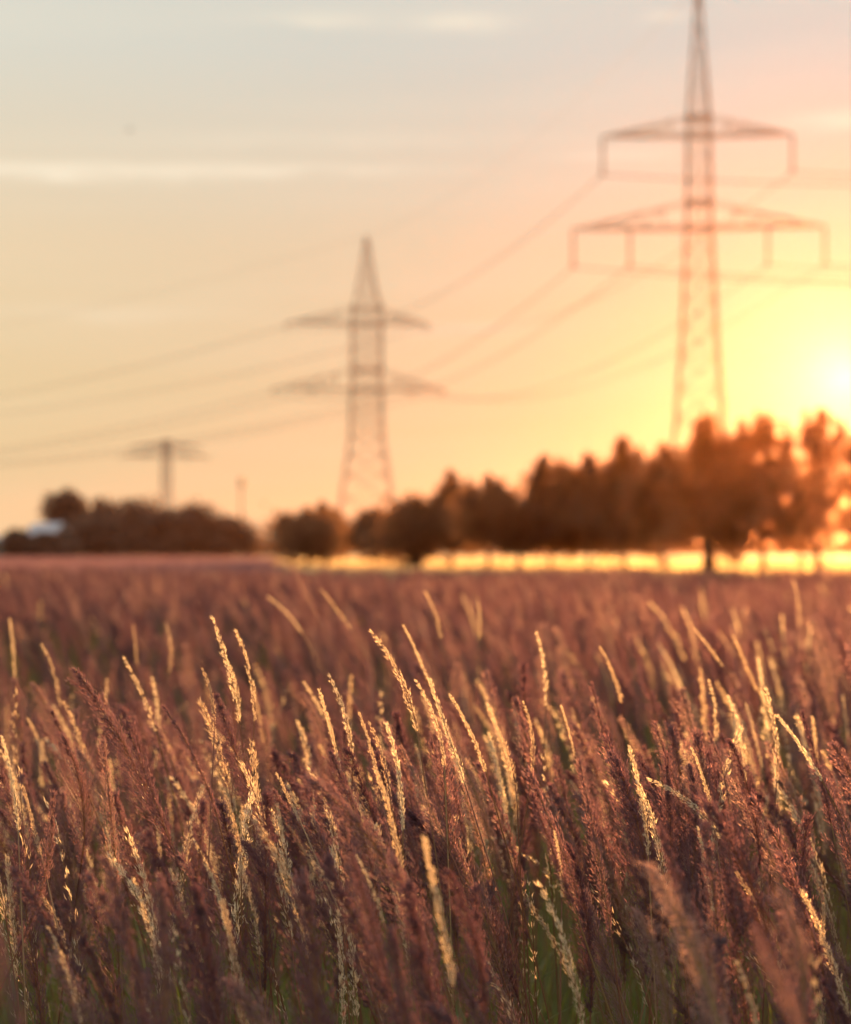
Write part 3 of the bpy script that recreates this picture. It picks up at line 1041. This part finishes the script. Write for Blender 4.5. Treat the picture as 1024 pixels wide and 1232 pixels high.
# ------------------------------------------------------------------ the mass of meadow grass
def proto_plume(seed, kind, lod):
    """Panicle, stem and leaves in one mesh, 1.2 m tall, leaning to -x."""
    rng = np.random.default_rng(seed)
    if lod == 1.0:
        me, ptip, v, f, mi = PAN[kind][seed % len(PAN[kind])]
    else:
        v, f, mi, ptip = panicle(seed, kind, lod=lod)
    lean = R(rng.uniform(2, 22))
    rot = Matrix.Rotation(-lean, 3, 'Y')
    if kind == 'straw':
        v = np.array(v) * (.62 if seed % 2 else .8)
    pb = Vector((0, 0, 0))
    vv = np.array(v) @ np.array(rot).T
    base = Vector((-.06 - math.sin(lean) * .25, 0, 1.2 - (.235 if kind != 'straw' else .17) * math.cos(lean)))
    vv = vv + np.array(base)
    tdir = rot @ Vector((0, 0, 1))
    sm, leaves = plume_parts(rng, Vector((0, 0, 0)), base, tdir, .0012 / lod ** .5)
    faces = [tuple(q) for q in f]
    mats = list(mi)
    allv = [vv]
    o = len(vv)
    sv = np.array([tuple(p) for p in sm.v])
    allv.append(sv)
    faces += [tuple(o + j for j in q) for q in sm.f]
    mats += [1] * len(sm.f)
    o += len(sv)
    for lv_, lf in leaves:
        allv.append(np.array(lv_))
        faces += [tuple(o + j for j in q) for q in lf]
        mats += [2] * len(lf)
        o += len(lv_)
    return mesh_of('plume_mesh', np.concatenate(allv), faces, [MAT[KMAT[kind]], MAT['stem'], MAT['blade']], mats)


def proto_tuft(seed, n, hmin, hmax, wid, mat, spread):
    rng = np.random.default_rng(seed)
    V, Fc, o = [], [], 0
    for k in range(n):
        v, f = blade(rng, (rng.normal() * spread, rng.normal() * spread, 0), rng.uniform(0, 6.28), rng.uniform(hmin, hmax), wid * rng.uniform(.7, 1.3), rng.uniform(.2, 1.3))
        V += v
        Fc += [tuple(o + j for j in q) for q in f]
        o += len(v)
    return mesh_of('tuft_mesh', V, Fc, [MAT[mat]])


def scatter(name, protos, pos, rot, scl, idx):
    """One object whose points carry instances of the prototypes (geometry nodes)."""
    coll = bpy.data.collections.new(name + '_sources')
    for i, me in enumerate(protos):
        coll.objects.link(bpy.data.objects.new(f'{name}_source_{i:02d}', me))
    me = bpy.data.meshes.new(name)
    me.vertices.add(len(pos))
    me.vertices.foreach_set('co', np.asarray(pos, np.float32).ravel())
    a = me.attributes.new('turn', 'FLOAT_VECTOR', 'POINT')
    a.data.foreach_set('vector', np.asarray(rot, np.float32).ravel())
    a = me.attributes.new('size', 'FLOAT_VECTOR', 'POINT')
    a.data.foreach_set('vector', np.asarray(scl, np.float32).ravel())
    a = me.attributes.new('which', 'INT', 'POINT')
    a.data.foreach_set('value', np.asarray(idx, np.int32))
    me.update()
    o = link(name, me)
    tag(o, kind='stuff')
    g = bpy.data.node_groups.new(name + '_nodes', 'GeometryNodeTree')
    g.interface.new_socket('Geometry', in_out='INPUT', socket_type='NodeSocketGeometry')
    g.interface.new_socket('Geometry', in_out='OUTPUT', socket_type='NodeSocketGeometry')
    gi, go = g.nodes.new('NodeGroupInput'), g.nodes.new('NodeGroupOutput')
    iop = g.nodes.new('GeometryNodeInstanceOnPoints')
    ci = g.nodes.new('GeometryNodeCollectionInfo')
    ci.inputs['Collection'].default_value = coll
    ci.inputs['Separate Children'].default_value = True
    ci.inputs['Reset Children'].default_value = True
    iop.inputs['Pick Instance'].default_value = True

    def na(nm, typ):
        n = g.nodes.new('GeometryNodeInputNamedAttribute')
        n.data_type = typ
        n.inputs['Name'].default_value = nm
        return n.outputs['Attribute']
    L = g.links.new
    L(gi.outputs[0], iop.inputs['Points'])
    L(ci.outputs[0], iop.inputs['Instance'])
    L(na('which', 'INT'), iop.inputs['Instance Index'])
    e2r = g.nodes.new('FunctionNodeEulerToRotation')
    L(na('turn', 'FLOAT_VECTOR'), e2r.inputs[0])
    L(e2r.outputs[0], iop.inputs['Rotation'])
    L(na('size', 'FLOAT_VECTOR'), iop.inputs['Scale'])
    L(iop.outputs[0], go.inputs[0])
    md = o.modifiers.new('scatter', 'NODES')
    md.node_group = g
    return o


def region(rng, y0, y1, dens, k=.30, pad=1.2):
    ys = np.linspace(y0, y1, 200)
    w = 2 * (k * ys + pad)
    area = np.trapezoid(w, ys) if hasattr(np, 'trapezoid') else np.trapz(w, ys)
    n = int(area * dens)
    y = rng.choice(ys, n, p=w / w.sum()) + rng.uniform(-.5, .5, n) * (ys[1] - ys[0])
    x = rng.uniform(-1, 1, n) * (k * y + pad)
    return x, y


def height_field(x, y):
    """Mean plume height: gently uneven, lower in a hollow on the left some metres out."""
    h = 1.20 + .035 * np.sin(x * 1.3 + 2) * np.cos(y * .9) + .03 * np.sin(x * .37 + y * .21)
    hol = np.exp(-((y - 6.4) / 2.4) ** 2) * np.clip((-x + .8) / 1.5, 0, 1)  # hollow deepened so that the taller grass beyond shades it
    return h - .22 * hol + .035 * np.clip((y - 9) / 6, 0, 1)


FULL = [proto_plume(10 + i, k, 1.0) for i, k in enumerate(['purple'] * 9 + ['mid'] * 8 + ['straw'] * 8)]
LOW = [proto_plume(60 + i, k, .5) for i, k in enumerate(['purple'] * 4 + ['mid'] * 3 + ['straw'] * 3)]
WISPY = [proto_plume(90 + i, 'wispy', 1.0) for i in range(8)]
rng = np.random.default_rng(21)
PX, PY, PI_ = [], [], []
for (y0, y1, dens, lowlod) in [(1.5, 3.6, 140, 0), (3.6, 8, 75, 0), (8, 33, 44, 1)]:
    x, y = region(rng, y0, y1, dens)
    if y0 > 7:                                    # the meadow's far edge runs slantwise, farther on the left
        keep = y < 27 - .25 * x + rng.normal(size=len(x)) * .4
        x, y = x[keep], y[keep]
    keep = (y > 1.95) | (rng.random(len(x)) < .45)
    x, y = x[keep], y[keep]
    n = len(x)
    r = rng.random(n)
    patch = .5 + .5 * np.sin(x * .9 + 1.3) * np.cos(y * .6 + .4)
    ps = (.31 + .18 * patch) * np.where(y > 6, .10, 1) * np.where((y > 4) & (x < .12 * y), .25, 1) * np.where(y < 1.95, .15, 1)
    if lowlod:
        i = np.where(r < ps, 32 + rng.integers(0, 3, n), np.where(r < .45 + ps * .5, 29 + rng.integers(0, 3, n), 25 + rng.integers(0, 4, n)))
    else:
        i = np.where(r < ps, 17 + rng.integers(0, 8, n), np.where(r < .45 + ps * .5, 9 + rng.integers(0, 8, n), rng.integers(0, 9, n)))
    if not lowlod:                                # thin, half bare stalks between the fuller heads
        i = np.where(rng.random(n) < .20 * (y < 5), 35 + rng.integers(0, 8, n), i)
    PX.append(x), PY.append(y), PI_.append(i)
PX, PY, PI_ = np.concatenate(PX), np.concatenate(PY), np.concatenate(PI_)
n = len(PX)
hgt = height_field(PX, PY) + rng.normal(size=n) * np.where(PY > 8, .035, .06)
near = PY < 2.4                                   # keep the lens clear: shorter right in front of it
hgt = np.where(near, np.minimum(hgt, 1.27), hgt)
# keep random plumes from covering the photographer's view close in
lim = CAM_H - .20 * PY
hgt = np.where(PY < 1.9, np.minimum(hgt, lim + .03 * rng.normal(size=n)), hgt)
s = hgt / 1.2
turn = np.stack([rng.normal(size=n) * .07, rng.normal(size=n) * .11, rng.normal(size=n) * .9], -1)
size = np.stack([s * rng.uniform(.9, 1.1, n)] * 2 + [s], -1)
scatter('meadow_grass', FULL + LOW + WISPY, np.stack([PX, PY, 0 * PX], -1), turn, size, PI_)

# green blades below the plumes
TUFT = [proto_tuft(300 + i, 16, .55, 1.02, .0052, 'blade', .035) for i in range(5)]
x1, y1 = region(rng, 1.5, 9, 42)
x2, y2 = region(rng, 9, 28, 9)
bx, by = np.concatenate([x1, x2]), np.concatenate([y1, y2])
keep = by < 27 - .25 * bx
bx, by = bx[keep], by[keep]
n = len(bx)
scatter('undergrowth_blades', TUFT, np.stack([bx, by, 0 * bx], -1), np.stack([0 * bx, rng.normal(size=n) * .08 - .1, rng.uniform(0, 6.28, n)], -1),
        np.stack([rng.uniform(.85, 1.05, n) * np.where(by > 3.6, .74, 1)] * 3, -1), rng.integers(0, 5, n))

# dry stubble of the pale field beyond
ST = [proto_tuft(400 + i, 22, .18, .42, .03, 'stubble', .35) for i in range(4)]
yy = 60 + 260 * rng.random(16000) ** 1.3
xx = rng.uniform(-1, 1, 16000) * (.29 * yy + 6)
keep = xx > -.079 * yy
xx, yy = xx[keep], yy[keep]
n = len(xx)
scatter('dry_stubble_grass', ST, np.stack([xx, yy, 0 * xx + .02], -1), np.stack([0 * xx, 0 * xx, rng.uniform(0, 6.28, n)], -1),
        np.stack([rng.uniform(.7, 1.3, n)] * 3, -1), rng.integers(0, 4, n))

# the purple meadow runs on to the hedges on the left
FAR = [proto_tuft(500 + i, 26, .75, 1.15, .035, 'purple', .45) for i in range(4)]
yy = 28 + 300 * rng.random(14000) ** 1.5
xx = -.079 * yy - rng.random(14000) ** .8 * (.24 * yy + 6) + rng.normal(size=14000) * .6
n = len(xx)
scatter('far_meadow_grass', FAR, np.stack([xx, yy, 0 * xx], -1), np.stack([0 * xx, 0 * xx, rng.uniform(0, 6.28, n)], -1),
        np.stack([rng.uniform(.8, 1.1, n) * np.where(yy > 70, .7, .95)] * 3, -1), rng.integers(0, 4, n))
